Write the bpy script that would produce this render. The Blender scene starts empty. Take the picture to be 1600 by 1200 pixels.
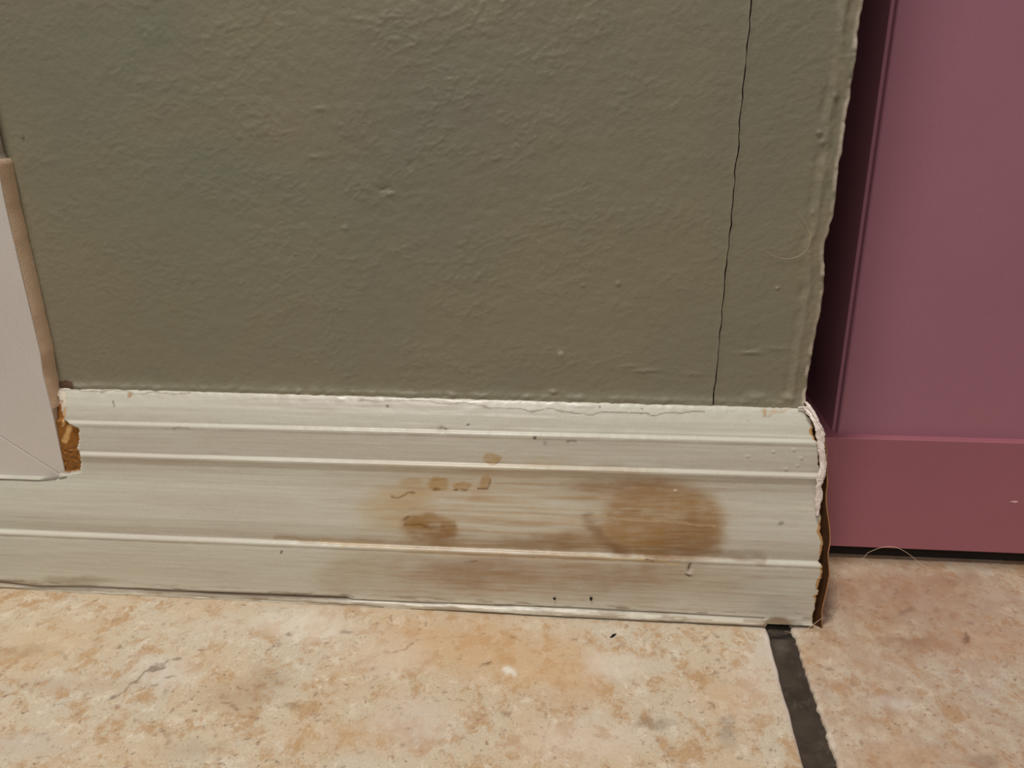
import bpy, math
import numpy as np
from mathutils import Matrix, Vector

# ------------------------------------------------------------------ camera
F = 1250.0
PITCH, YAW, ROLL = math.radians(20.1175), math.radians(5.7597), math.radians(-0.6731)
CAM = np.array([0.0, -0.35314, 0.24720])
scn = bpy.context.scene
cd = bpy.data.cameras.new('camera')
cam = bpy.data.objects.new('camera', cd)
scn.collection.objects.link(cam)
Rm = (Matrix.Rotation(YAW, 4, 'Z') @ Matrix.Rotation(math.pi/2 - PITCH, 4, 'X') @ Matrix.Rotation(ROLL, 4, 'Z'))
cam.matrix_world = Matrix.Translation(CAM.tolist()) @ Rm
cd.sensor_width = 36.0
cd.lens = F*36.0/1600.0
cd.clip_start = 0.005
scn.camera = cam

# ------------------------------------------------------------------ light and exposure
scn.view_settings.view_transform = 'Standard'
scn.view_settings.look = 'None'
scn.view_settings.gamma = 1.0
scn.view_settings.use_curve_mapping = False
scn.view_settings.exposure = 0.13
world = bpy.data.worlds.new('room_fill')
scn.world = world
world.use_nodes = True
bg = world.node_tree.nodes['Background']
bg.inputs['Color'].default_value = (1.0, 0.95, 0.90, 1)
bg.inputs['Strength'].default_value = 0.115

def area(name, loc, target, size, power, color):
    ld = bpy.data.lights.new(name, 'AREA')
    ld.shape = 'DISK'
    ld.size = size
    ld.energy = power
    ld.color = color
    o = bpy.data.objects.new(name, ld)
    scn.collection.objects.link(o)
    o.location = loc
    o.rotation_euler = (Vector(target) - Vector(loc)).to_track_quat('-Z', 'Y').to_euler()
    return o
area('ceiling_light', (-0.43, -0.64, 2.25), (-0.05, 0, 0.05), 0.32, 29.0, (1.0, 0.97, 0.925))
area('front_fill_light', (-0.45, -1.6, 1.55), (0.0, 0, 0.1), 0.7, 11.0, (1.0, 0.97, 0.93))  # unseen broad light from the front, placed for the cabinet and its recess

# ------------------------------------------------------------------ helpers
RM = np.array(Rm.to_3x3())

def ray(u, v):
    return RM @ np.array([u - 800.0, -(v - 600.0), -F])

def at(u, v, y=None, z=None):
    """the point of the place seen at photo pixel (u, v) on the plane y=... or z=..."""
    d = ray(u, v)
    t = (y - CAM[1])/d[1] if y is not None else (z - CAM[2])/d[2]
    return CAM + t*d

def project(P):
    q = (P - CAM) @ RM
    return 800.0 + F*q[..., 0]/(-q[..., 2]), 600.0 - F*q[..., 1]/(-q[..., 2])

_rng = np.random.RandomState(7)
_tab = _rng.rand(256, 256)

def vnoise(x, y):
    xi = np.floor(x).astype(int); yi = np.floor(y).astype(int)
    fx = x - xi; fy = y - yi
    fx = fx*fx*(3 - 2*fx); fy = fy*fy*(3 - 2*fy)
    a = _tab[xi % 256, yi % 256]; b = _tab[(xi+1) % 256, yi % 256]
    c = _tab[xi % 256, (yi+1) % 256]; d = _tab[(xi+1) % 256, (yi+1) % 256]
    return (a*(1-fx) + b*fx)*(1-fy) + (c*(1-fx) + d*fx)*fy

def fbm(x, y, n=4, g=0.5):
    s = 0; a = 1; t = 0
    for k in range(n):
        s = s + a*vnoise(x*2**k + 17.3*k, y*2**k + 5.1*k); t += a; a *= g
    return s/t                                     # 0..1, mean .5

def sstep(a, b, x):
    t = np.clip((x - a)/(b - a), 0, 1)
    return t*t*(3 - 2*t)

def srgb(r, g, b):
    f = lambda c: (c/255.0/12.92) if c/255.0 <= 0.04045 else ((c/255.0 + 0.055)/1.055)**2.4
    return (f(r), f(g), f(b))

def tag(o, label=None, cat=None, group=None, kind=None):
    if label: o['label'] = label
    if cat: o['category'] = cat
    if group: o['group'] = group
    if kind: o['kind'] = kind
    return o

def link(name, me, parent=None):
    o = bpy.data.objects.new(name, me)
    scn.collection.objects.link(o)
    if parent is not None: o.parent = parent
    return o

def mesh_obj(name, verts, faces, mats, parent=None, tint=None, smooth=True, mat_idx=None):
    me = bpy.data.meshes.new(name)
    me.from_pydata([tuple(map(float, v)) for v in verts], [], [tuple(f) for f in faces])
    for m in mats: me.materials.append(m)
    if mat_idx is not None: me.polygons.foreach_set('material_index', np.asarray(mat_idx, dtype=np.int32))
    if smooth: me.polygons.foreach_set('use_smooth', np.ones(len(me.polygons), dtype=bool))
    if tint is not None:
        ca = me.color_attributes.new('tint', 'FLOAT_COLOR', 'POINT')
        ca.data.foreach_set('color', np.asarray(tint, dtype=np.float32).ravel())
    me.update()
    return link(name, me, parent)

def grid_faces(nr, nc, off=0, flip=False):
    i = np.arange(nr-1)[:, None]*nc + np.arange(nc-1)[None, :] + off
    a = np.stack([i, i+1, i+nc+1, i+nc], -1).reshape(-1, 4)
    return a[:, ::-1] if flip else a

class Parts:
    """collects pieces of one mesh"""
    def __init__(s): s.v = []; s.f = []; s.t = []; s.m = []; s.n = 0
    def grid(s, P, flip=False, tint=None, mi=0):
        nr, nc = P.shape[:2]
        f = grid_faces(nr, nc, s.n, flip)
        s.v.append(P.reshape(-1, 3)); s.f += f.tolist(); s.m += [mi]*len(f)
        s.t.append(np.zeros((nr*nc, 4)) if tint is None else tint.reshape(-1, 4)); s.n += nr*nc
    def poly(s, pts, mi=0, tint=None):
        n = len(pts)
        s.v.append(np.array(pts, float)); s.f.append(list(range(s.n, s.n+n))); s.m.append(mi)
        s.t.append(np.zeros((n, 4)) if tint is None else np.tile(tint, (n, 1))); s.n += n
    def build(s, name, mats, parent=None, smooth=True):
        return mesh_obj(name, np.concatenate(s.v), s.f, mats, parent, np.concatenate(s.t), smooth, s.m)

def box(name, a, b, mat, parent=None, bevel=0.0, seg=3):
    x0, y0, z0 = a; x1, y1, z1 = b
    v = [(x0,y0,z0),(x1,y0,z0),(x1,y1,z0),(x0,y1,z0),(x0,y0,z1),(x1,y0,z1),(x1,y1,z1),(x0,y1,z1)]
    f = [(0,3,2,1),(4,5,6,7),(0,1,5,4),(1,2,6,5),(2,3,7,6),(3,0,4,7)]
    o = mesh_obj(name, v, f, [mat], parent, smooth=False)
    if bevel:
        m = o.modifiers.new('bevel', 'BEVEL'); m.width = bevel; m.segments = seg; m.limit_method = 'ANGLE'
        o.data.polygons.foreach_set('use_smooth', np.ones(6, dtype=bool))
        w = o.modifiers.new('wn', 'WEIGHTED_NORMAL'); w.keep_sharp = False
    return o

# ---- authoring stains and some painted shade: colour and amount laid on a surface's own points
class StainShade:
    def __init__(s, u, v, warp=6.0, seed=0.0, dull=0.0):
        s.dull = dull
        s.u0, s.v0 = u, v
        s.u = u + warp*2*(fbm(u/23+seed, v/17+seed, 4) - .5)
        s.v = v + warp*2*(fbm(u/27+40+seed, v/15+9+seed, 4) - .5)
        s.c = np.zeros(u.shape + (3,)); s.a = np.zeros(u.shape)
        s.brk = 1.0
    def put(s, m, col, amt):
        if s.dull: g_ = sum(col)/3; col = tuple(c+(g_-c)*s.dull for c in col); amt = amt*1.0
        m = np.clip(m*amt*s.brk, 0, 1)
        na = m + s.a*(1-m)
        w = np.where(na > 1e-6, m/np.maximum(na, 1e-6), 0)[..., None]
        s.c = s.c*(1-w) + np.array(srgb(*col))*w; s.a = na
    def blob(s, cx, cy, rx, ry, col, amt, soft=.5, rot=0.0):
        c, n = math.cos(rot), math.sin(rot)
        dx, dy = s.u-cx, s.v-cy
        d = np.hypot((dx*c+dy*n)/rx, (-dx*n+dy*c)/ry)
        s.put(1 - sstep(1-soft, 1+soft*.4, d), col, amt)
    def line(s, pts, w, col, amt, soft=1.0, raw=False):
        u, v = (s.u0, s.v0) if raw else (s.u, s.v)
        d = np.full(u.shape, 1e9)
        for (ax, ay), (bx, by) in zip(pts[:-1], pts[1:]):
            L = (bx-ax)**2 + (by-ay)**2
            t = np.clip(((u-ax)*(bx-ax) + (v-ay)*(by-ay))/L, 0, 1)
            d = np.minimum(d, np.hypot(u-ax-t*(bx-ax), v-ay-t*(by-ay)))
        s.put(1 - sstep(w*.5*(1-soft*.5), w*.5*(1+soft*.5)+.3, d), col, amt)
    def rgba(s):
        return np.concatenate([s.c, s.a[..., None]], -1)

# ------------------------------------------------------------------ materials
def new_mat(name):
    m = bpy.data.materials.new(name); m.use_nodes = True
    nt = m.node_tree; b = nt.nodes['Principled BSDF']
    return m, nt, b

def N(nt, t, **kw):
    n = nt.nodes.new(t)
    for k, v in kw.items(): setattr(n, k, v)
    return n

def noise(nt, scale, detail=5, rough=.55, dist=0.0, vec=None):
    n = N(nt, 'ShaderNodeTexNoise')
    n.inputs['Scale'].default_value = scale; n.inputs['Detail'].default_value = detail
    n.inputs['Roughness'].default_value = rough; n.inputs['Distortion'].default_value = dist
    if vec is not None: nt.links.new(vec, n.inputs['Vector'])
    return n.outputs['Fac']

def ramp(nt, fac, stops):
    r = N(nt, 'ShaderNodeValToRGB')
    el = r.color_ramp.elements
    while len(el) < len(stops): el.new(.5)
    for e, (p, c) in zip(el, stops):
        e.position = p; e.color = (c, c, c, 1) if not isinstance(c, tuple) else (*c, 1)
    nt.links.new(fac, r.inputs['Fac'])
    return r.outputs['Color']

def mix(nt, fac, a, b, mode='MIX'):
    m = N(nt, 'ShaderNodeMix'); m.data_type = 'RGBA'; m.blend_type = mode
    for s, val in ((m.inputs[0], fac), (m.inputs[6], a), (m.inputs[7], b)):
        if hasattr(val, 'links'): nt.links.new(val, s)
        elif isinstance(val, tuple): s.default_value = (*val, 1)
        else: s.default_value = val
    return m.outputs[2]

def mapped(nt, scale):
    tc = N(nt, 'ShaderNodeTexCoord'); mp = N(nt, 'ShaderNodeMapping')
    mp.inputs['Scale'].default_value = scale
    nt.links.new(tc.outputs['Object'], mp.inputs['Vector'])
    return mp.outputs['Vector']

def bump(nt, b, fac, strength, dist):
    bp = N(nt, 'ShaderNodeBump'); bp.inputs['Strength'].default_value = strength
    bp.inputs['Distance'].default_value = dist
    nt.links.new(fac, bp.inputs['Height'])
    nt.links.new(bp.outputs['Normal'], b.inputs['Normal'])
    return bp

def tinted(nt, col):
    a = N(nt, 'ShaderNodeVertexColor', layer_name='tint')
    return mix(nt, a.outputs['Alpha'], col, a.outputs['Color'])

def paint(name, c0, c1, rough=.45, scale=(1,1,1), nscale=40, bstr=.2, bscale=600, bdist=.0002, spec=.5, amt=(.35,.65), grain=.06):
    m, nt, b = new_mat(name)
    v = mapped(nt, scale)
    f = ramp(nt, noise(nt, nscale, 4, vec=v), [(amt[0], 0.0), (amt[1], 1.0)])
    col = mix(nt, f, c0, c1)
    v2 = mapped(nt, (1, 1, 1))
    g = ramp(nt, noise(nt, 1800, 2, vec=v2), [(.3, 1-grain), (.7, 1+grain)])
    col = mix(nt, 1.0, col, g, 'MULTIPLY')
    col = tinted(nt, col)
    nt.links.new(col, b.inputs['Base Color'])
    b.inputs['Roughness'].default_value = rough
    b.inputs['Specular IOR Level'].default_value = spec
    bump(nt, b, noise(nt, bscale, 4, vec=v), bstr, bdist)
    return m

M_wall = paint('olive_grey_wall_paint', srgb(140,132,108), srgb(132,127,108), .42, nscale=9, bstr=.5, bscale=330, bdist=.0005, spec=.45)
M_wallcore = paint('drywall_core', srgb(70,45,35), srgb(55,35,28), .9)
M_base = paint('aged_white_gloss_paint', srgb(208,205,188), srgb(201,193,178), .34, scale=(.12,1,1), nscale=70, bstr=.22, bscale=900, bdist=.0002)
M_case = paint('white_casing_paint', srgb(218,208,200), srgb(212,203,192), .42, nscale=12, bstr=.12, bscale=500, bdist=.0002)
M_fibre = paint('raw_fibreboard', srgb(176,120,62), srgb(140,88,38), .9, nscale=260, bstr=.8, bscale=1500, bdist=.0004, spec=.15, grain=.15)
M_film = paint('peeled_paint_film', srgb(246,234,226), srgb(222,204,192), .5, nscale=300, bstr=.5, bscale=900, bdist=.0004)
M_pink = paint('mauve_pink_paint', srgb(166,112,127), srgb(163,109,123), .42, nscale=14, bstr=.06, bscale=700, bdist=.0002, grain=.05)
M_pinkrail = paint('pink_paint_redder', srgb(160,98,109), srgb(156,95,106), .45, nscale=14, bstr=.06, bscale=700, bdist=.0002, grain=.05)  # redder tone of the pink, for the rail alone
M_dark = paint('dark_fill_and_gap_shade', srgb(35,26,20), srgb(25,18,14), .8)
M_hair = paint('pale_pet_hair', srgb(240,212,184), srgb(225,195,165), .4)
M_black = paint('black_flake', srgb(30,26,22), srgb(20,18,16), .6)
M_nick = paint('chipped_paint_pale', srgb(225,180,186), srgb(215,168,176), .5)

def tile_mat():
    m, nt, b = new_mat('mottled_stone_look_tile')
    v = mapped(nt, (1, .85, 1))
    big = ramp(nt, noise(nt, 16, 6, .62, .3, v), [(.34, 0.0), (.66, 1.0)])
    c = mix(nt, big, srgb(205,180,147), srgb(204,194,175))
    mid = ramp(nt, noise(nt, 75, 9, .74, .25, v), [(.50, 0.0), (.59, .8)])
    c = mix(nt, mid, c, srgb(184,146,104))
    v3 = mapped(nt, (1.05, .8, 1.3))
    lt = ramp(nt, noise(nt, 120, 9, .74, .25, v3), [(.53, 0.0), (.63, .6)])
    c = mix(nt, lt, c, srgb(228,216,196))
    v4 = mapped(nt, (.95, .9, 1))
    br = ramp(nt, noise(nt, 190, 8, .76, .25, v4), [(.57, 0.0), (.66, .85)])
    c = mix(nt, br, c, srgb(146,112,86))
    sp = ramp(nt, noise(nt, 420, 5, .72, .2, v), [(.60, 0.0), (.68, .8)])
    c = mix(nt, sp, c, srgb(112,84,64))
    g = ramp(nt, noise(nt, 900, 4, .7, 0, v), [(.3, .88), (.7, 1.10)])
    c = mix(nt, 1.0, c, g, 'MULTIPLY')
    c = tinted(nt, c)
    nt.links.new(c, b.inputs['Base Color'])
    b.inputs['Roughness'].default_value = .55
    bump(nt, b, noise(nt, 260, 8, .72, .2, v), .45, .0007)
    return m
M_tile = tile_mat()
M_grout = paint('dark_grout', srgb(74,64,54), srgb(58,50,43), .95, nscale=120, bstr=.6, bscale=900, bdist=.0004, spec=.2)

# ------------------------------------------------------------------ wall
def poly_x(pts, y=0.0):
    q = np.array([at(u, v, y=y) for u, v in pts])
    o = np.argsort(q[:, 2])
    return q[o, 2], q[o, 0]

corner_px = [(1351,-60),(1350,0),(1346,25),(1342,50),(1339,92),(1334,112),(1331,130),(1329.5,152),(1325,172),(1322,190),(1319,215),
             (1317,237),(1312,255),(1309,287),(1307,300),(1303,337),(1296,360),(1291,377),(1288,400),(1290,415),(1289,440),
             (1284,480),(1280,500),(1275,525),(1270,550),(1266,575),(1262,600),(1259,625)]
cz, cx = poly_x(corner_px)
crack_px = [(1176,-40),(1174,0),(1173,14),(1171,30),(1171.5,40),(1170.5,50),(1167,70),(1166.5,85),(1165,100),(1164,112),(1163,120),
            (1160,140),(1160.5,152),(1159,162),(1155,190),(1155.5,202),(1154,215),(1155,225),(1153,240),(1149,257),(1147.5,270),(1148.5,282),
            (1146,300),(1145,318),(1142.5,335),(1143,350),(1139,368),(1139,385),(1136,400),(1135.5,412),(1133,425),(1132,440),(1132,452),(1130.5,465),
            (1127.5,485),(1128,496),(1127,507),(1124,522),(1124,536),(1122,550),(1122,560),(1121,567),(1119,585),(1118.5,595),(1116,605),(1115,613),(1114.5,622)]
kz, kx = poly_x(crack_px)

zs = np.concatenate([[0.0, .04, .085], np.linspace(.104, .305, 300), [.36, .5, .9, 1.5, 2.4]])
xl = np.concatenate([[-1.5, -1.0, -.6, -.4], np.linspace(-.30, .0, 440)])           # fixed part, then up to the crack
nL = 84; nR = 62
kx_z = np.interp(zs, kz, kx); cx_z = np.interp(zs, cz, cx)
kx_z[zs > .29] = kx[-1]; cx_z = np.where(zs > .29, cx[-1], cx_z); cx_z = cx_z + np.where((zs > .1) & (zs < .306), .0008*(fbm(zs*1000/3.5, zs*0+12, 3)-.5), 0); cx_z = np.where(zs < .112, .0995, cx_z)
lumps = [(607,302,9,4,.5),(598,296,12,5,-.35),(540,356,5,4,.45),(876,553,5,5,.7),(1010,579,22,3,.5),(985,572,18,3,.35),(1085,585,20,3,.25),
         (966,443,4,3,.6),(911,446,4,3,.35),(1170,551,22,2.5,.45),(1215,545,20,3,.3),(865,612,7,3,.9),(1183,620,16,6,1.1),(1230,621,12,5,.8),
         (748,430,5,3,.35),(745,437,5,4,.3),(640,258,5,7,-.3),(1300,128,2,12,.5),(1305,150,6,5,.5),(1281,208,5,4,.7),(1285,222,4,5,.6),
         (320,60,14,4,.2),(560,30,16,4,.22),(700,200,14,3,.2),(490,245,10,3,.3),(500,170,10,3,.25),(395,178,10,3,.25),(1215,450,3,2,.7),(1270,333,3,5,.5),(36,218,2,4,-.5)]

def wall_surface(X, Z):
    x = X*1000; z = Z*1000
    t = fbm((x+.55*z)/5.0, (z-.35*x)/3.4, 3, .55) - .5
    t2 = fbm(x/17+31, z/13+7, 2) - .5
    ridg = np.abs(fbm((x+.6*z)/7+5, (z-.4*x)/3.2+11, 3) - .5)
    dense = ((Z > .1) & (Z < .306) & (X > -.31)).astype(float)
    mid = .45 + .55*np.exp(-((x+80)/130)**2)
    d = dense*mid*.78*(.00034*t + .0004*t2 + .00045*np.clip(.07-ridg, 0, 1)/.07*np.clip(t2+.15, 0, .3)*2)
    u, v = project(np.stack([X, np.zeros_like(X), Z], -1))
    for (a, b, ru, rv, h) in lumps:
        r = ((u-a)/ru)**2 + ((v-b + .25*(u-a)*0)/rv)**2
        r = r*(1 + .8*(fbm(u/3.0+a, v/3.0, 2)-.5))
        d += .0011*h*np.exp(-r*1.2)
    # worn corner bead
    e = np.interp(Z, zs, cx_z) - X
    wob = .0015*(fbm(z/9, z*0+3, 3)-.5)
    d += .0006*np.exp(-((e-.0065-wob)/.0012)**2)*sstep(.25, .6, fbm(z/16+2, z*0+8, 2))*dense
    d -= .0005*np.exp(-((e-.0095-wob)/.0015)**2)*sstep(.3, .7, fbm(z/11+2, z*0+18, 2))*dense
    d += .0011*(fbm(x/3.2+9, z/8, 4)-.5)*np.exp(-(e/.008)**2)*dense
    # caulk bulge above the baseboard, lips at the crack
    d += .0011*np.exp(-np.clip(Z-.1115, 0, 1)/(.0009+.0016*fbm(x/14, z*0+2, 3)))*(.3+1.2*fbm(x/4, z/3+2, 4))*dense
    c = np.abs(X - np.interp(Z, zs, kx_z))
    d += .0002*np.exp(-(c/.0012)**2)*dense
    st = StainShade(u, v, 4)
    st.put(np.exp(-np.clip(Z-.1118, 0, 1)/.0022)*dense, (146,140,118), .45)
    st.put(np.exp(-(np.clip(e-.0012, 0, 1)/.0007)**2)*dense*sstep(.25, .6, fbm(z/4, z*0, 3)), (214,200,180), .8)
    st.put(np.exp(-(np.clip(e-.002, 0, 1)/.007)**2)*dense*sstep(.4, .7, fbm(x/6, z/9, 3)), (150,136,114), .55)
    st.blob(607, 303, 13, 3, (168,170,146), .75, .6, -.3); st.blob(603, 290, 14, 4, (110,92,66), .45, .8, .3)
    st.blob(877, 553, 5, 5, (176,172,142), .6)
    st.line([(965,571),(985,577),(1003,579),(1013,585),(1030,587)], 2.5, (150,145,122), .6)
    st.line([(1150,553),(1170,550),(1190,543)], 3, (150,145,122), .5)
    st.blob(37, 218, 2, 5, (70,60,48), .8, .5, .2)
    st.line([(70,601),(88,600),(112,602)], 13, (84,58,42), .95, .5); st.line([(112,606),(150,610)], 4, (92,66,46), .7)                                   # brown gap filler by the casing
    st.blob(540, 356, 6, 3, (150,160,138), .5); st.blob(1215, 449, 3, 2, (190,182,155), .8)
    st.blob(1183, 621, 14, 3, (150,146,122), .5, .5, -.2)
    # very broad greener and mauver patches, the green a wall sheen painted in
    st.put(sstep(.46, .7, fbm(x/60+3, z/50, 3))*np.exp(-(((u-420)/330)**2 + ((v-130)/260)**2)), (122,130,110), .5)
    st.put(np.exp(-(((u-720)/190)**2 + ((v-150)/170)**2))*sstep(.3, .7, fbm(x/40+13, z/40, 3)), (132,120,108), .45)
    return -d, st.rgba()

W = Parts()
nz = len(zs)
XL = np.zeros((nz, len(xl)+nL))
w_crack = .00024*(.2 + 1.2*fbm(zs*1000/6, zs*0+4, 3))
w_crack = np.where(zs < .107, .0, w_crack)
for i in range(nz):
    XL[i, :len(xl)] = xl
    XL[i, len(xl):] = np.linspace(.0, kx_z[i]-w_crack[i], nL+1)[1:]
ZL = np.repeat(zs[:, None], XL.shape[1], 1)
YL, TL = wall_surface(XL, ZL)
W.grid(np.stack([XL, YL, ZL], -1), tint=TL)
XR = np.stack([np.linspace(kx_z[i]+w_crack[i], cx_z[i]-.0012, nR) for i in range(nz)])
ZR = np.repeat(zs[:, None], nR, 1)
YR, TR = wall_surface(XR, ZR)
edge = []                                                                       # rounded corner and the return face
for a in (20, 45, 70, 90):
    r = math.radians(a); edge.append((math.sin(r)*.0012, (1-math.cos(r))*.0012))
ex = np.stack([cx_z-.0012+dx for dx, dy in edge] + [cx_z*0+.1, cx_z*0+.1], 1)
ey = np.stack([YR[:, -1]+dy for dx, dy in edge] + [cx_z*0+.012, cx_z*0+.9], 1)
XR2 = np.concatenate([XR, ex], 1); YR2 = np.concatenate([YR, ey], 1); ZR2 = np.repeat(zs[:, None], XR2.shape[1], 1)
TR2 = np.concatenate([TR, np.repeat(TR[:, -1:], ex.shape[1], 1)], 1)
W.grid(np.stack([XR2, YR2, ZR2], -1), tint=TR2)
# crack walls and bottom
for cxs, yy, fl in ((kx_z-w_crack, YL[:, -1], False), (kx_z+w_crack, YR[:, 0], True)):
    P = np.stack([np.stack([cxs, yy, zs], -1), np.stack([cxs, yy*0+.004, zs], -1)], 1)
    W.grid(P, flip=fl, mi=1)
W.grid(np.stack([np.stack([kx_z-w_crack, zs*0+.004, zs], -1), np.stack([kx_z+w_crack, zs*0+.004, zs], -1)], 1), mi=1)
wall = W.build('wall_back', [M_wall, M_wallcore])
tag(wall, 'textured olive grey painted wall with a thin vertical crack and worn corner', kind='structure')

# ------------------------------------------------------------------ baseboard
# heights of the moulding lines at two places along the board
def zline(u0, v0, u1, v1, p):
    a = at(u0, v0, y=-p); b = at(u1, v1, y=-p)
    return lambda x: a[2] + (x-a[0])*(b[2]-a[2])/(b[0]-a[0])
L_top = zline(212, 612, 1125, 637, .002)
L_b1 = zline(130, 660, 1275, 690, .0085)
L_b2 = zline(130, 709, 1275, 743, .0112)
L_b3 = zline(0, 830, 1275, 881, .0155)
# (anchor line, z offset in m, projection from the wall in m)
PROF = [('t', .0006, .0000), ('t', .0004, .0012), ('t', -.0008, .0024), ('t', -.0030, .0036), ('t', -.0065, .0053), ('t', -.0105, .0067),
        ('1', .0016, .0073), ('1', .0005, .0075), ('1', .0001, .0084), ('1', -.0004, .0092), ('1', -.0016, .0093), ('1', -.0024, .0091),
        ('1', -.0060, .0094), ('2', .0050, .0097), ('2', .0016, .0099), ('2', .0005, .0099), ('2', .0001, .0109), ('2', -.0004, .0118), ('2', -.0016, .0118), ('2', -.0024, .0115),
        ('2', -.0050, .0109), ('2', -.0090, .0109), ('2', -.0140, .0114), ('2', -.0200, .0127), ('3', .0160, .0142), ('3', .0110, .0150), ('3', .0060, .0150),
        ('3', .0018, .0145), ('3', .0006, .0144), ('3', .0001, .0153), ('3', -.0004, .0162), ('3', -.0013, .0165), ('3', -.0022, .0161),
        ('3', -.0040, .0163), ('3', -.0100, .0162), ('3', -.0180, .0159), ('3', -.0240, .0156)]

def profile(x, n=170):
    """dense profile (z, p) at station x, top to bottom"""
    A = {'t': L_top(x), '1': L_b1(x), '2': L_b2(x), '3': L_b3(x)}
    pts = [(A[k]+dz, p) for k, dz, p in PROF]
    pts += [(.0060, .0155), (.0040, .0157), (.0020, .0164), (.0002, .0167)]
    z = np.array([q[0] for q in pts]); p = np.array([q[1] for q in pts])
    return z, p

def dense(z, p, n=210):
    s = np.concatenate([[0], np.cumsum(np.hypot(np.diff(z), np.diff(p)))])
    t = np.linspace(0, s[-1], n)
    return np.interp(t, s, z), np.interp(t, s, p)

NP = 230
def mitre_gap(z):
    g = np.interp(z, [0, .03, .06, .08, .095, .105, .112], [.0044, .0040, .0036, .0030, .0030, .0022, .0008])
    rag = (fbm(z*1000/2.2, z*0+1.5, 3)-.5)*.0014 + np.where(fbm(z*1000/6.5, z*0+7.7, 2) > .56, .0007, 0)
    return np.maximum(g + rag, .0003)

xs = np.concatenate([[-1.2, -.8, -.5, -.36], np.linspace(-.32, .0985, 620)])
XS = []; PP = []; ZZ = []
for x in xs:
    z, p = profile(max(x, -.34)); z, p = dense(z, p, NP); XS.append(np.full(NP, x)); ZZ.append(z); PP.append(p)
z, p = profile(.105); z, p = dense(z, p, NP)
xe = .1 + p - mitre_gap(z)
for t in np.linspace(0, 1, 34)[1:]:
    XS.append(.0985 + (xe-.0985)*t); ZZ.append(z); PP.append(p)
X = np.array(XS); Z = np.array(ZZ); Pj = np.array(PP)
U, V = project(np.stack([X, -Pj, Z], -1))
x = X*1000; zz = Z*1000
vis = (X > -.325).astype(float)
# brush marks, paint lumps, wavy top edge
disp = vis*(.00016*(fbm(x/26, zz/.9+3, 3)-.5) + .00022*(fbm(x/9+7, zz/5, 3)-.5))
bead = np.exp(-((Z-L_b1(X))/.0016)**2) + np.exp(-((Z-L_b2(X))/.0016)**2) + 1.0*np.exp(-((Z-L_b3(X))/.0016)**2)
disp += vis*bead*(.00045*(fbm(x/4+2, x*0+zz/30, 3)-.5) + .0003*(fbm(x/14+12, x*0, 2)-.5))
topm = np.exp(-np.clip(L_top(X)-Z, 0, 1)/.0022)*vis
disp += topm*.0010*(fbm(x/5+3, zz/3, 3)-.45)
def dent(a, b, ru, rv, h): 
    global disp
    disp += h*np.exp(-(((U-a)/ru)**2 + ((V-b)/rv)**2))
dent(691, 672, 5, 4, -.0011); dent(1078, 888, 4, 6, -.0009); dent(1078, 897, 4, 2, .0006); dent(1069, 948, 6, 6, .0003); dent(696, 669, 2, 2, .0005)
for a, b in ((1240,703),(1246,728),(1228,733),(1252,716),(1208,706),(1168,713)): dent(a, b, 2.2, 1.8, .0005)
dent(1057, 768, 2, 2, .0004)
# crevice and lip of paint along the floor
cu = [-60, 0, 60, 130, 190, 330, 430, 540, 552, 640, 760, 900, 1195]
cv = [908, 911, 918, 919, 921, 928, 932, 936, 938, 942, 946, 951, 967]
cw = [2.0, 2.0, 2.4, 3.4, 2.2, 3.2, 4.0, 3.6, .9, 1.3, 1.1, 1.2, 1.0]
crv = np.interp(U, cu, cv); crw = np.interp(U, cu, cw)
crev = np.exp(-((V-crv)/crw)**2)*vis*(U < 1195)
disp -= crev*.0011
lipm = sstep(0, 3, V-crv)*vis*sstep(1200, 1192, U)
disp += lipm*(.0004 + .0010*sstep(500, 900, U)*sstep(0, 7, V-crv) + .0007*(fbm(x/8, zz/1.5+4, 4)-.5))
l2 = np.interp(U, [0, 240, 300, 430, 540, 700, 900, 1200], [917, 925, 930, 937, 943, 952, 962, 977])
disp -= .0006*np.exp(-((V-l2-1.5)/1.2)**2)*vis*(U < 1190)
# broken front layer next to the casing
def notch_edge(V): return np.interp(V, [600, 612, 622, 640, 655, 664, 670, 684, 700, 712, 722, 738, 742], [84, 84, 92, 96, 99, 108, 122, 123, 121, 124, 126, 124, 100])
nt_m = ((U < notch_edge(V) + 2*(fbm(V/4, V*0, 2)-.5)) & (V > 600) & (V < 741) & (X > -.33)).astype(float)
disp -= nt_m*.0022
Pd = Pj + disp
Pd = np.where(nt_m > 0, np.minimum(Pd, .0078 + .0022*(fbm(U/3, V/3, 4)-.5)), Pd)
hid = (X < -.2668) & (Z > .0640)
Pd = np.where(hid, np.minimum(Pd, .0045), Pd)
Z = np.where((U > 600) & (Z < .0009), .0009*sstep(600, 760, U), Z); Z = np.where((U > 1197) & (Z < .0016), .0016 + .0004*fbm(x/2, x*0, 2), Z)
low = np.interp(V, [0, 1], [0, 0])
S = StainShade(U, V, 7)
cr = (V > 0)
S.brk = .68 + .50*sstep(.30, .70, .6*fbm(U/34+3, V/3.0+9, 5, .6) + .4*fbm(U/22+3, V/15+19, 4, .6))
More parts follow.
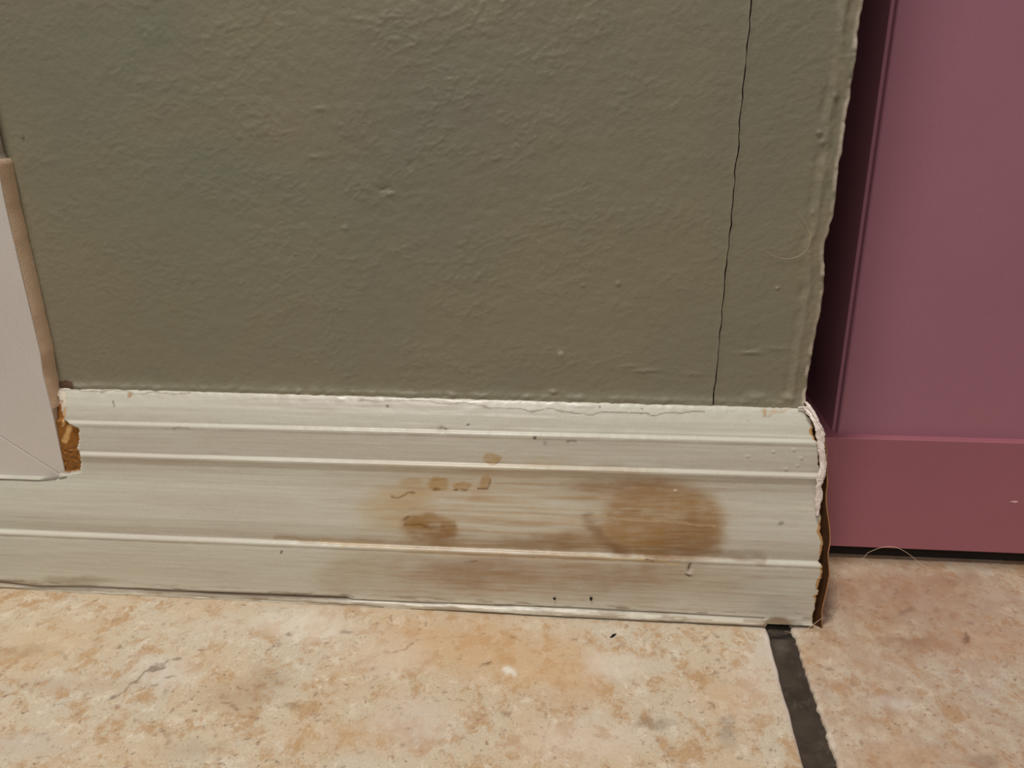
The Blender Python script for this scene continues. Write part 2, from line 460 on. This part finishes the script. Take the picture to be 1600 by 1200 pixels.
# --- water stains: broad tan wash, darker rims, drips
band3 = sstep(L_b3(X)*1000+1, L_b3(X)*1000+3, zz)*0 + ((Z > L_b3(X)-.001) & (Z < L_b2(X)-.001)).astype(float)
streak = fbm(x/40+5, zz/1.3, 4)
wash = (1-sstep(.75, 1.15, np.hypot((U-850)/300, (V-800)/75)))
S.put(wash*(.35+.65*sstep(.35, .65, streak)), (190,162,124), .62)
S.blob(700, 735, 180, 28, (200,182,150), .35, .9)
S.blob(1035, 812, 104, 66, (160,122,74), .66, .22)
S.blob(1070, 842, 68, 32, (138,100,56), .6, .55)
S.blob(975, 768, 105, 34, (156,120,80), .52, .8); S.blob(1095, 835, 38, 50, (146,108,62), .42, .5); S.blob(960, 756, 110, 9, (140,108,74), .45, .8)
S.blob(1000, 835, 60, 34, (158,118,66), .55, .7)
S.line([(918,812),(930,836),(946,854),(975,864)], 17, (124,86,42), .62, 1.9)
S.line([(938,830),(948,850),(972,862),(1040,866),(1120,868),(1190,874)], 12, (130,94,54), .55, 1.9)
S.blob(900, 845, 60, 22, (150,112,66), .55, .8)
S.blob(855, 848, 90, 18, (142,112,78), .5, .8); S.blob(740, 850, 110, 14, (150,120,84), .4, .8); S.blob(620, 800, 60, 40, (188,162,122), .5, .8)
S.line([(1000,764),(1045,778),(1080,788),(1110,806),(1122,832),(1122,862)], 10, (160,124,76), .3, 1.9)
S.blob(1082, 812, 14, 10, (140,104,54), .5, .8)
S.blob(1020, 845, 24, 9, (150,108,44), .5, .7); S.blob(988, 802, 14, 7, (150,108,50), .5, .8)
S.blob(672, 826, 46, 24, (152,114,66), .72, .35); S.blob(650, 815, 20, 10, (150,112,64), .5, .4); S.blob(700, 826, 14, 18, (146,106,56), .55, .4)
S.blob(690, 838, 30, 12, (142,100,50), .55, .7)
S.line([(634,822),(690,821),(712,823)], 3, (120,84,42), .6)
S.blob(635, 809, 5, 4, (110,78,44), .8, .5, -.5)
S.blob(640, 775, 45, 22, (192,164,124), .55, .6)
S.blob(600, 790, 45, 30, (200,180,146), .4, .8)
S.blob(683, 755, 18, 10, (178,144,92), .9, .3); S.blob(680, 763, 7, 3, (122,86,38), .8, .5)
S.blob(721, 757, 14, 5, (176,140,88), .85, .35); S.blob(712, 762, 4, 2, (110,76,34), .9); S.blob(724, 762, 6, 2, (120,84,40), .8)
S.blob(760, 754, 11, 9, (180,148,102), .8, .4, -.6); S.line([(748,763),(766,764),(769,752)], 2, (126,92,50), .8)
S.blob(641, 754, 22, 7, (186,156,112), .7, .5); S.line([(613,774),(624,775),(636,771),(650,773)], 2.5, (134,98,54), .75)
S.blob(770, 717, 13, 10, (184,152,104), .85, .3); S.line([(762,722),(770,727),(781,723)], 1.6, (140,104,60), .7)
S.blob(860, 722, 45, 12, (188,166,132), .4, .9)
S.line([(610,816),(640,802),(720,803),(850,808),(1020,815),(1120,823)], 2.0, (214,190,156), .45)
S.line([(430,842),(520,846),(600,849),(700,853)], 8, (156,120,72), .5, 1.9)
S.line([(500,848),(560,850),(620,856),(700,864),(780,867)], 6, (196,162,106), .4, 1.6)
S.line([(780,866),(900,872),(1040,878)], 5, (196,166,112), .5)
S.blob(820, 900, 330, 42, (172,146,120), .55, .7)
S.blob(560, 880, 55, 36, (176,154,124), .40, .9); S.blob(520, 905, 30, 28, (168,146,112), .35, .9)
S.blob(740, 896, 110, 28, (150,120,90), .5, .8); S.blob(950, 905, 130, 26, (156,128,102), .42, .9)
S.blob(1030, 892, 70, 22, (158,124,90), .42, .8); S.blob(1130, 912, 60, 30, (170,150,118), .35, .9)
S.put(((V > 735) & (V < 950))*sstep(.50, .72, fbm(x/30+50, zz/1.6, 4))*np.exp(-((U-860)/330)**2), (168,136,100), .45)
S.line([(1010,875),(1022,876)], 2.2, (70,48,26), .9)
S.line([(955,873),(985,874)], 2.0, (226,204,150), .7); S.line([(995,876),(1062,880)], 2.2, (210,180,120), .7)
S.brk = 1.0
# --- edge chips, grime and scratches
S.line([(85,610),(120,611),(200,613),(300,614)], 2.2, (120,96,72), .5)
S.line([(560,624),(640,628),(720,630),(800,639),(830,641),(860,638),(885,645),(960,646),(1030,646),(1100,642)], 1.6, (134,114,92), .75)  # shadow below the top paint lip, drawn as a thin stroke
S.blob(201, 617, 4, 5, (178,140,104), .9); S.line([(181,627),(180,636)], 1.4, (110,92,66), .8)
S.blob(1193, 643, 3.5, 9, (190,150,104), .8, .5); S.blob(1208, 641, 8, 3, (198,160,116), .7, .5, -.4); S.line([(1200,650),(1215,642),(1232,640)], 2, (196,160,120), .6)
for a, b, r in ((752,624,1.6),(757,624,1.4),(937,634,2),(695,671,2.5),(838,684,2.6),(1171,659,1.6),(693,625,1.8),(1003,636,2),(607,634,2.2),(728,664,2),(1177,632,1.6),(833,868,1.6)):
    S.blob(a, b, r, r, (70,58,46), .85, .4)
S.line([(888,688),(900,690)], 2, (120,106,90), .8); S.blob(853, 690, 4, 4, (160,156,140), .7)
S.line([(270,668),(292,672)], 1.5, (150,140,124), .6)
S.blob(1217, 816, 4, 4, (150,142,128), .8)
S.line([(726,877),(736,878),(743,877)], 1.6, (90,70,54), .8)
S.line([(441,859),(442,864)], 2.6, (40,34,28), .95)
S.line([(1079,881),(1077,889)], 2.6, (60,48,38), .9); S.line([(1073,896),(1080,897)], 2.6, (50,40,32), .9)
S.blob(1057, 768, 2.4, 2, (232,222,206), .9)
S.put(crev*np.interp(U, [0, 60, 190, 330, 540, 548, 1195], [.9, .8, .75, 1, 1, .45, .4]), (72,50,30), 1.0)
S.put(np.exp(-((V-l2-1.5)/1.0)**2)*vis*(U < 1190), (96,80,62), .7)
S.put(lipm*(fbm(x/12+8, zz/1.2, 3)), (206,190,162), .6); S.put(lipm*sstep(.5, .62, fbm(x/14+38, zz/.7, 4)), (140,116,88), .6)
S.blob(110, 908, 80, 9, (150,134,104), .6, .8); S.blob(30, 912, 50, 6, (150,124,92), .5, .8)
S.blob(1215, 973, 38, 9, (128,96,62), .8, .6); S.blob(1235, 979, 25, 4, (96,66,40), .7, .6)
S.put(np.exp(-((V-l2-8)/5)**2)*vis*sstep(.5, .7, fbm(x/7+2, zz/2, 3)), (130,108,84), .45)
S.put(sstep(.60, .72, fbm(x/10+70, zz/1.1+9, 4))*np.exp(-((V-crv+4)/6)**2)*vis, (120,94,70), .6)
# --- notch and bare end chips
S.line([(-60,748),(20,749.5),(60,751),(85,749.5),(103,746)], 2.6, (92,78,64), .85, raw=True)  # shadow line under the casing, painted onto the cut ledge
S.put(nt_m, (150,98,42), 1.0)
S.put(nt_m*sstep(.3, .7, fbm(U/2.5, V/3, 4)), (134,84,32), .7); S.put(np.exp(-((U-notch_edge(V)-1.5)/1.2)**2)*((V > 664) & (V < 738)), (228,218,200), .8)
for pts, w, c in (([(82,622),(92,612),(100,618),(98,632)], 6, (222,208,190)), ([(100,640),(97,655),(96,668)], 4, (206,160,104)), ([(93,628),(90,645)], 4, (160,106,50)),
                  ([(96,690),(103,680),(108,668)], 6, (214,168,108)), ([(84,632),(94,634)], 7, (214,198,180))):
    S.line(pts, w, c, .95)
xed = (.1 + Pj - mitre_gap(Z)) - X
chipz = sum(np.exp(-((V-c)/h)**4) for c, h in ((675, 15), (838, 30), (903, 18), (935, 7), (772, 6)))
S.put((xed < .0012*chipz*(.5+fbm(V/6, V*0+3, 2)))*1.0, (190,140,82), .95)
S.put(np.exp(-(np.clip(xed, 0, 1)/.00035)**2)*(X > .09), (120,92,60), .6)
b = Parts()
G = np.stack([X, -Pd, Z], -1)
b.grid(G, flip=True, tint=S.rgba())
# mitred raw end, top and underside
endf = np.stack([G[-1], np.stack([np.full(NP, .1-.003), np.full(NP, -.0002), Z[-1]], -1)], 0)
b.grid(endf, flip=True, mi=1)
base = b.build('baseboard_back', [M_base, M_fibre])
tag(base, 'white stepped moulded baseboard with brown water stains along the olive wall', kind='structure')
base.modifiers.new('none', 'TRIANGULATE') if False else None

# small nail holes: little dark dished pits in the board
def disc(name, u, v, r, p, parent, mat, squash=1.0):
    c = at(u, v, y=-p)
    n = 14; vs = [(c[0], -p+.0001, c[2])]; fs = []
    for k in range(n):
        a = 2*math.pi*k/n; rr = r*(1+.18*math.sin(3*a+u))
        vs.append((c[0]+rr*math.cos(a), -p-.00004, c[2]+rr*squash*math.sin(a)))
    for k in range(n): fs.append((0, 1+k, 1+(k+1) % n))
    return mesh_obj(name, vs, fs, [mat], parent)
for (u, v, r, q) in ((866.5, 935.5, .00075, 1.1), (923.5, 935.5, .00075, 1.5)):
    disc('nail_hole', u, v, r, .0162, base, M_dark, q)

# return board around the corner
rb = Parts()
z, p = profile(.105); z, p = dense(z, p, NP)
p = np.convolve(np.pad(p, 11, mode='edge'), np.ones(23)/23, 'valid')
wob = .0006*(fbm(z*1000/11, z*0+6, 2)-.5)
ys = [0.0, .15, .4, 1.0]
y0 = -p + .0002
Gx = []
for t in (0, .02, .06, .15, .4, 1.0):
    Gx.append(np.stack([.1+p+wob*(1-t), y0 + (.046-y0)*t, z], -1))
Gx = np.array(Gx)
Tr = np.zeros(Gx.shape[:2] + (4,)); Tr[:2, :, :3] = srgb(170,124,88); Tr[:2, :, 3] = sstep(.092, .080, z)*.85
rb.grid(Gx, flip=True, tint=Tr)
# raw mitred end of the return board, with a thin lighter broken rim
tip = np.stack([.1+p+wob, y0, z], -1); rim = np.stack([.1+np.maximum(p-.0004, 0)+wob, y0+.0004, z], -1); inn = np.stack([np.full(NP, .1002), np.full(NP, -.0001), z], -1)
ct = np.zeros((2, NP, 4)); ct[..., :3] = srgb(176,130,92); ct[..., 3] = .9
rb.grid(np.stack([tip, rim]), mi=1, tint=ct)
ct2 = np.zeros((2, NP, 4)); ct2[..., :3] = srgb(56,34,20); ct2[..., 3] = .92  # shade of the open joint painted dark over the raw brown
rb.grid(np.stack([rim, inn]), mi=1, tint=ct2)
ret = rb.build('baseboard_right', [M_base, M_fibre])
tag(ret, 'short return baseboard around the wall corner with open raw brown mitre', kind='structure')

# peeled strip of paint bridging the mitre
def ribbon(name, pts, parent, mat, seed, y_off=.0006):
    """pts: (u, v, half width px, p)"""
    q = np.array(pts, float); t = np.linspace(0, len(q)-1, 260)
    u = np.interp(t, range(len(q)), q[:, 0]); v = np.interp(t, range(len(q)), q[:, 1]); w = np.interp(t, range(len(q)), q[:, 2]); p = np.interp(t, range(len(q)), q[:, 3])
    du = np.gradient(u); dv = np.gradient(v); L = np.hypot(du, dv)+1e-6
    nx, ny = -dv/L, du/L
    P = Parts(); rows = []
    K = 13
    for k in range(K):
        s = -1 + 2*k/(K-1)
        ww = w*s*(1 + 1.5*(fbm(t*1.1+seed+(9 if s > 0 else 0), t*0, 4, .65)-.5))
        hgt = p + y_off*(1-s*s) + .0018*(fbm(t*.9+k*.5, t*0+k*.8+seed, 4, .65)-.5)
        rows.append(np.array([at(a, b_, y=-h) for a, b_, h in zip(u+nx*ww, v+ny*ww, hgt)]))
    P.grid(np.array(rows))
    o = P.build(name, [mat], parent)
    so = o.modifiers.new('thick', 'SOLIDIFY'); so.thickness = .0003; so.offset = 0
    return o
rbn = ribbon('paint_film', [(1247,637,1.0,.0022),(1256,637,3,.003),(1264,641,5,.005),(1272,655,4.5,.0075),(1279,671,4.5,.0098),(1284,688,6,.0104),(1284,705,6,.0112),(1285,725,5,.0118),
                      (1283,742,5,.0130),(1281,758,5,.0132),(1279,775,5,.0132),(1278,792,4,.0136),(1277.5,806,1.5,.014)], base, M_film, 3.0)
rbn['label'] = 'peeling white paint strip'
r2 = ribbon('caulk_bead', [(1257,627,.8,.0012),(1260,630,2.2,.0028),(1266,638,2.2,.0056),(1275,652,2,.008),(1283,667,1.8,.0098),(1288,681,1.5,.0104)], base, M_film, 9.0, .0004)

# ------------------------------------------------------------------ floor
def splitx(a, b, d0, d1, step):
    out = [a]
    if a < d0: out += list(np.linspace(a, d0, 6)[1:])
    lo = max(a, d0); hi = min(b, d1)
    if hi > lo: out += list(np.linspace(lo, hi, max(3, int((hi-lo)/step)))[1:])
    if b > d1: out += list(np.linspace(max(d1, a), b, 6)[1:])
    return np.unique(np.round(np.array(out), 6))
fl = Parts()
def add_tile(x0, x1, y0, y1, rag_left=0.0, skew_l=0.0, skew_r=0.0):
    xv = splitx(x0+.0016, x1-.0016, -.32, .30, .0011); yv = splitx(y0+.0016, y1-.0016, -.16, .08, .0011)
    pre = [(0, -.004), (0, -.0012), (.0004, -.0004)]
    Xg, Yg = np.meshgrid(xv, yv)
    H = .0005*(fbm(Xg*1000/9+20, Yg*1000/7+20, 5, .6)-.5)*((Xg > -.33) & (Xg < .31) & (Yg > -.17)) 
    # pad with rounded edges all round
    nx, ny = len(xv)+6, len(yv)+6
    A = np.zeros((ny, nx, 3))
    xx = np.concatenate([[x0, x0, x0+.0005], xv, [x1-.0005, x1, x1]]); yy = np.concatenate([[y0, y0, y0+.0005], yv, [y1-.0005, y1, y1]])
    zx = np.concatenate([[-.004, -.0012, -.0004], xv*0, [-.0004, -.0012, -.004]]); zy = np.concatenate([[-.004, -.0012, -.0004], yv*0, [-.0004, -.0012, -.004]])
    A[..., 0] = xx[None, :]; A[..., 1] = yy[:, None]; A[..., 2] = np.minimum(zx[None, :], zy[:, None])
    A[3:-3, 3:-3, 2] += H
    yk = A[..., 1]
    wl = np.clip(1-(A[..., 0]-x0)/.012, 0, 1); wr = np.clip(1-(x1-A[..., 0])/.012, 0, 1)
    A[..., 0] += wl*(skew_l*(yk+.06) + rag_left*(fbm(yk*1000/2.5, yk*0+2, 3)-.5)*.0022) + wr*skew_r*(yk+.06)
    A[..., 0] += wr*(fbm(yk*1000/8, yk*0+2, 2)-.5)*.0008
    U, V = project(A)
    S = StainShade(U, V, 14, 3, .18)
    front = (yk < .2) & (yk > -.3)
    el = np.exp(-((A[..., 0]-x0)/.0011)**2)*(.3+.9*fbm(yk*1000/3, yk*0, 3)); er = np.exp(-((x1-A[..., 0])/.0016)**2)
    if x0 > -.1: S.put(el*front, (226,214,196), .85 if rag_left else .6)
    if 0 < x1 < .2: S.put(er*front, (228,212,204), .85)
    if -.5 < x0 < 0:
        for a in [(690,1000,120,50,(214,164,108),.45),(830,1030,150,60,(218,166,106),.5),(905,1075,60,40,(212,158,100),.45),(1130,1090,60,30,(214,170,122),.35),(560,1150,120,40,(210,166,116),.4),
                  (80,1000,110,50,(214,178,128),.4),(330,980,110,26,(214,200,178),.45),(480,975,90,30,(230,216,196),.6),(260,1055,60,26,(216,204,186),.6),(250,1035,60,14,(216,202,184),.4),
                  (650,1130,70,50,(214,196,182),.45),(1180,1060,40,60,(222,202,184),.4),(600,1020,90,40,(226,206,182),.4),(960,1040,60,26,(228,212,192),.5),(900,1160,120,40,(226,206,186),.4),(30,1165,90,30,(200,184,170),.45),
                  (370,1090,70,26,(172,140,104),.45),(420,1060,40,26,(168,136,98),.45),(455,1098,12,8,(160,126,92),.7),(262,1153,9,9,(150,118,90),.6),(300,1170,60,16,(176,146,116),.4),(120,1070,110,16,(188,152,116),.4),
                  (1020,1130,34,12,(132,108,86),.5),(1140,1145,16,30,(140,120,100),.5),(792,1047,8,7,(236,228,212),.9),(30,1015,55,9,(176,138,94),.5)]:
            S.blob(a[0], a[1], a[2], a[3], a[4], a[5], .8)
        S.line([(285,1032),(262,1034),(240,1042),(228,1052),(215,1064),(190,1078),(165,1092)], 3.0, (136,112,92), .8)
        S.line([(245,1064),(232,1066),(224,1078)], 2.4, (140,112,90), .7)
        S.line([(335,1103),(355,1101),(372,1101)], 2, (136,110,88), .7)
        S.line([(600,1014),(615,1018),(635,1008),(655,1000)], 3, (162,122,80), .6)
        S.line([(705,990),(716,1010),(718,1030)], 3, (176,134,90), .5)
        S.line([(755,1036),(768,1032),(772,1034)], 2.4, (110,84,60), .7)
        S.line([(666,968),(676,976)], 2, (140,118,96), .7); S.line([(863,1182),(875,1168),(880,1162)], 2, (124,100,80), .7)
        for k in range(130):
            a = _rng.uniform(0, 1230); c = _rng.uniform(975, 1200); r = _rng.uniform(1.0, 3.4)
            S.blob(a, c, r*1.8, r, (134,104,82), _rng.uniform(.35, .8), .7)
        S.put(np.exp(-((V-(918+.057*U))/5)**2)*front, (208,180,146), .4)
    elif 0 < x0 < .2:
        for a in [(1440,940,150,45,(176,128,98),.5),(1400,910,100,30,(184,140,112),.4),(1530,1010,120,40,(206,156,112),.5),(1420,1000,60,10,(150,104,74),.55),(1370,1040,60,30,(208,188,164),.5),(1395,1100,40,20,(212,202,190),.6),  # reddish patches near the cabinet carry shade and pink bounce in their colour
                  (1335,1000,40,30,(206,180,148),.4),(1450,1010,60,16,(168,122,92),.5),(1560,935,50,16,(198,176,154),.5),(1440,1180,120,30,(200,152,108),.4),(1540,1190,34,10,(130,104,84),.5),(1420,955,12,5,(120,100,90),.6),
                  (1512,1003,5,9,(110,72,46),.8),(1517,977,4,5,(122,90,74),.7),(1495,908,60,14,(158,108,80),.45),(1320,925,30,30,(168,118,92),.45)]:
            S.blob(a[0], a[1], a[2], a[3], a[4], a[5], .8)
        for k in range(90):
            a = _rng.uniform(1260, 1600); c = _rng.uniform(890, 1200); r = _rng.uniform(.9, 2.6)
            S.blob(a, c, r*1.8, r, (130,94,72), _rng.uniform(.35, .8), .7)
        S.put(np.exp(-((yk-.05)/.006)**2), (96,72,56), .6)  # dark strip below the rail front, mostly its shade painted on the tile
        S.put((.35+.65*sstep(.35, .6, fbm(A[..., 0]*1000/5, yk*1000/6+4, 5, .65)))*front, (172,128,98), .42)  # browner tile tone, partly shade painted into the colour
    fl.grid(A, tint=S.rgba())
TX0, TX1, TG = -.360, .0882, .0128
TW = TX1-TX0
def t_pos(k): return TX0 + k*(TW+TG)
for i in (-2, -1, 0, 1, 2):
    for j in (0, -1, -2):
        x0 = t_pos(i); y1 = .085 + j*(TW+TG)
        if i == 0: add_tile(x0, x0+TW, y1-TW, y1, 0, 0, .035)
        elif i == 1: add_tile(x0-.0001, x0+TW, y1-TW, y1, 1.0, .02, 0)
        else: add_tile(x0, x0+TW, y1-TW, y1)
for i in (0, 1, 2):                                                            # row running back under the cabinet
    x0 = t_pos(i); y0 = .085+TG; add_tile(x0, x0+TW, y0, y0+TW)
floor = fl.build('floor', [M_tile])
tag(floor, 'mottled beige stone-look tile floor', kind='structure')
gx = np.linspace(-1.35, 1.5, 200); gy = np.concatenate([np.linspace(-1.4, -.17, 12), np.linspace(-.16, .1, 160), [.6]])
GX, GY = np.meshgrid(gx, gy)
gxx = np.unique(np.concatenate([np.linspace(-1.35, .08, 20), np.linspace(.084, .106, 30), np.linspace(.11, 1.5, 20)]))
GX, GY = np.meshgrid(gxx, gy)
gp = Parts(); gu, gv = project(np.stack([GX, GY, GX*0], -1)); gs = StainShade(gu, gv, 5)
gs.blob(1222, 1005, 14, 18, (98,88,78), .6, .9); gs.put(sstep(.62, .72, fbm(GX*1000/2.2, GY*1000/2.2, 3)), (110,98,88), .22); gs.blob(1225, 990, 30, 5, (30,24,20), .8)
gp.grid(np.stack([GX, GY, -.0022 + .0006*(fbm(GX*1000/5, GY*1000/5, 4)-.5)], -1), tint=gs.rgba())
grout = gp.build('grout', [M_grout], floor)
grout['label'] = 'dark brown grout'

# ------------------------------------------------------------------ casing frame at the left
CX, CZ, CT, CWD = -.2652, .0633, .0085, .075
fr = bpy.data.objects.new('trim_1', None); scn.collection.objects.link(fr)
fr.location = (CX, 0, CZ)
tag(fr, 'off-white mitred casing frame standing on the notched baseboard', kind='structure')
def prism(name, poly, y0, y1, mat, parent, off, edge_mat=None, bevel=.0004, edge_tint=True):
    """polygon in x-z, counter-clockwise seen from the camera; front at y0"""
    n = len(poly)
    v = [(a-off[0], y0, b_-off[2]) for a, b_ in poly] + [(a-off[0], y1, b_-off[2]) for a, b_ in poly]
    f = [tuple(range(n))] + [tuple(range(2*n-1, n-1, -1))] + [(k, k+n, (k+1) % n+n, (k+1) % n) for k in range(n)]
    o = mesh_obj(name, v, f, [mat] + ([edge_mat] if edge_mat else []), parent, smooth=False, mat_idx=None)
    return o
top = 1.6
g = .00018
st_poly = [(CX+.0001, CZ), (CX+.0006, .095), (CX+.0002, .12), (CX+.0012, .13), (CX+.0004, .20), (CX+.0010, .2195), (CX-.0006, .2235), (CX-.0008, .30), (CX, top), (CX-CWD, top), (CX-CWD, CZ+CWD*.74+g)]
stile = prism('stile', st_poly, -CT, .0, M_case, fr, (CX, 0, CZ))
rail_poly = [(CX-g*2, CZ), (CX-CWD, CZ+CWD*.74-g), (-.75, CZ+CWD*.74-g), (-.75, CZ)]
rail = prism('rail', rail_poly, -CT+.0001, .0, M_case, fr, (CX, 0, CZ))
for o in (stile, rail):
    m = o.modifiers.new('bevel', 'BEVEL'); m.width = .0004; m.segments = 2; m.limit_method = 'ANGLE'
# bare edge strip along the casing's side
es = Parts()
zz1 = np.concatenate([np.linspace(CZ+.038, .2212, 120), ])
n1 = (fbm(zz1*1000/4, zz1*0+2, 3)-.5)
A = np.stack([np.interp(zz1, [p_[1] for p_ in st_poly[:9]], [p_[0] for p_ in st_poly[:9]]) + .0002, zz1*0 - CT+.0006+.0004*n1, zz1], -1)
B = A.copy(); B[:, 1] = -.0002; B[:, 0] += .0013 + .0004*n1
A0 = A.copy(); A0[:, 1] -= .0005; A0[:, 0] -= .0008
tt = np.zeros((3, len(zz1), 4)); tt[..., :3] = srgb(232,204,176); tt[..., 3] = .95; tt[1, :, 3] = .8 + .4*n1
A0 -= np.array([CX, 0, CZ]); A -= np.array([CX, 0, CZ]); B -= np.array([CX, 0, CZ])
es.grid(np.stack([A0, A, B]), flip=True, tint=tt)
e_o = es.build('bare_edge', [M_fibre], fr); e_o['label'] = 'tan bare edge'

# ------------------------------------------------------------------ pink cabinet
CY = .0470
cab = bpy.data.objects.new('cabinet', None); scn.collection.objects.link(cab); cab.location = (.42, .30, .0)
tag(cab, 'mauve pink painted cabinet behind the wall corner, raised just off the tiles', 'cabinet')
def L(p): return (p[0]-.42, p[1]-.30, p[2])
RZ0 = at(1290, 853, y=CY)[2]; RZ1 = at(1310, 684, y=CY)[2]
PX = at(1309, 682, y=CY+.004)[0]
box('bottom_rail', L((.119, CY, RZ0)), L((.72, CY+.130, RZ1)), M_pinkrail, cab, .0006)
box('gap_shade_board', L((.122, CY+.0062, .0003)), L((.718, CY+.012, RZ0+.0005)), M_dark, cab)  # added dark board standing in for the shade under the rail
box('door_panel', L((PX, CY+.0050, RZ1-.003)), L((.715, CY+.019, .80)), M_pink, cab, .0016, 4)
box('edge_bead', L((PX-.0016, CY+.0095, RZ1-.003)), L((PX+.002, CY+.1212, .80)), M_pink, cab, .0008)
box('side_stile', L((.1195, CY+.121, RZ1-.001)), L((PX+.01, CY+.130, .80)), M_pink, cab, .0004)
box('carcass', L((.1195, CY+.1302, .012)), L((.72, .55, .82)), M_pink, cab, .001)
for fx in (.16, .68):
    for fy in (.12, .50): box('foot', L((fx-.02, fy-.02, .0003)), L((fx+.02, fy+.02, .0119)), M_dark, cab, .001)
# small nick in the rail's paint
nk = at(1583, 784, y=CY-.00012)
nq = []
for k in range(16):
    a = 2*math.pi*k/16; rr = 1 + .9*(fbm(np.array([k*1.7]), np.array([3.0]))[0]-.5)
    nq.append((nk[0]+.0024*math.cos(a)*rr-.42, CY-.0002-.30, nk[2]+.00055*math.sin(a)*rr+.0003*math.sin(2*a)))
nq.append((nk[0]-.42, CY-.0004-.30, nk[2]))
mesh_obj('paint_nick', nq, [(k, (k+1) % 16, 16) for k in range(16)], [M_nick], cab)

# ------------------------------------------------------------------ loose hairs and a speck
def hair(label, P3, r=.00011, group=None):
    Q = np.array(P3, float); n = len(Q)
    T = np.linspace(0, n-1, 14*n); i = np.clip(T.astype(int), 0, n-2); f = (T-i)[:, None]          # Catmull-Rom through the points
    p0 = Q[np.clip(i-1, 0, n-1)]; p1 = Q[i]; p2 = Q[i+1]; p3 = Q[np.clip(i+2, 0, n-1)]
    C = .5*(2*p1 + (p2-p0)*f + (2*p0-5*p1+4*p2-p3)*f**2 + (3*p1-p0-3*p2+p3)*f**3)
    tg = np.gradient(C, axis=0); tg /= np.linalg.norm(tg, axis=1)[:, None] + 1e-12
    ref = np.array([.3, .5, .8]); a_ = np.cross(tg, ref); a_ /= np.linalg.norm(a_, axis=1)[:, None]; b_ = np.cross(tg, a_)
    rr = r*(.35 + .65*np.sin(np.pi*np.linspace(.06, .94, len(C))))[:, None]
    rows = [C + rr*(a_*math.cos(2*math.pi*k/6) + b_*math.sin(2*math.pi*k/6)) for k in range(7)]
    org = C[0].copy(); P = Parts(); P.grid(np.array(rows) - org)
    o = P.build('hair', [M_hair]); o.location = org.tolist()
    return tag(o, label, 'hair', group)
def onfloor(pts): return [at(u, v, z=.0006+h) for u, v, h in pts]
hair('pale hair arching up in front of the pink cabinet bottom rail', [at(u, v, y=y) for u, v, y in ((1345,873,.040),(1350,871,.0405),(1356,864,.041),(1372,857,.0405),(1388,854,.040),(1402,856,.039),(1416,863,.038),(1428,872,.0365),(1440,882,.0335),(1450,887,.031))])
hair('pale crooked hair lying on the tile beside the open mitre', onfloor([(1309,880,0),(1313,890,0),(1311,905,0),(1309.5,920,0),(1310,932,0),(1312,941,0),(1308,948,0),(1303,956,0),(1298,962,0)]))
hair('pale hair stuck at the bottom corner of the baseboard over the grout', [at(u, v, y=-.0195) for u, v in ((1226,986),(1240,989.5),(1252,988),(1262,982),(1272,975),(1281,968),(1287,965))])
hair('short curved hair on the tile at the far right below the pink rail', onfloor([(1548,850+13,0),(1556,866,0),(1562,872,0),(1562,880,0),(1556,887,0)]), .00009)
hair('tiny straight hair at the rail gap between the arching and curved hairs', onfloor([(1519,873,0),(1521,868,.0),(1524,866,0)]), .00009)
def onwall(pts, d=.0007): return [at(u, v, y=-d) for u, v in pts]
hair('thin hair curling in a wide hook on the wall near the corner edge', onwall([(1245,332),(1255,343),(1262,358),(1266,372),(1262,388),(1253,397),(1240,403),(1224,404),(1208,399),(1198,391)]), .00006)

v0 = at(958, 994, z=0)
P = []; Fc = []
for k in range(8):
    a = 2*math.pi*k/8
    P.append((v0[0]+.0016*math.cos(a)+.0003*math.sin(3*a), v0[1]+.0008*math.sin(a)+.0013*math.cos(a), .0004)); 
P2 = [(v0[0]+(q[0]-v0[0])*.6, v0[1]+(q[1]-v0[1])*.6, .0009+.0002*math.sin(3*k)) for k, q in enumerate(P)]
P0 = [(q[0], q[1], .0001) for q in P]
Fc = [tuple(range(16, 24))] + [(k, (k+1) % 8, (k+1) % 8+8, k+8) for k in range(8)] + [(k+8, (k+1) % 8+8, (k+1) % 8+16, k+16) for k in range(8)]
sp = mesh_obj('debris_speck', P0 + P + P2, Fc, [M_black], smooth=False)
tag(sp, 'tiny black flake of debris on the beige tile below the baseboard', 'debris')
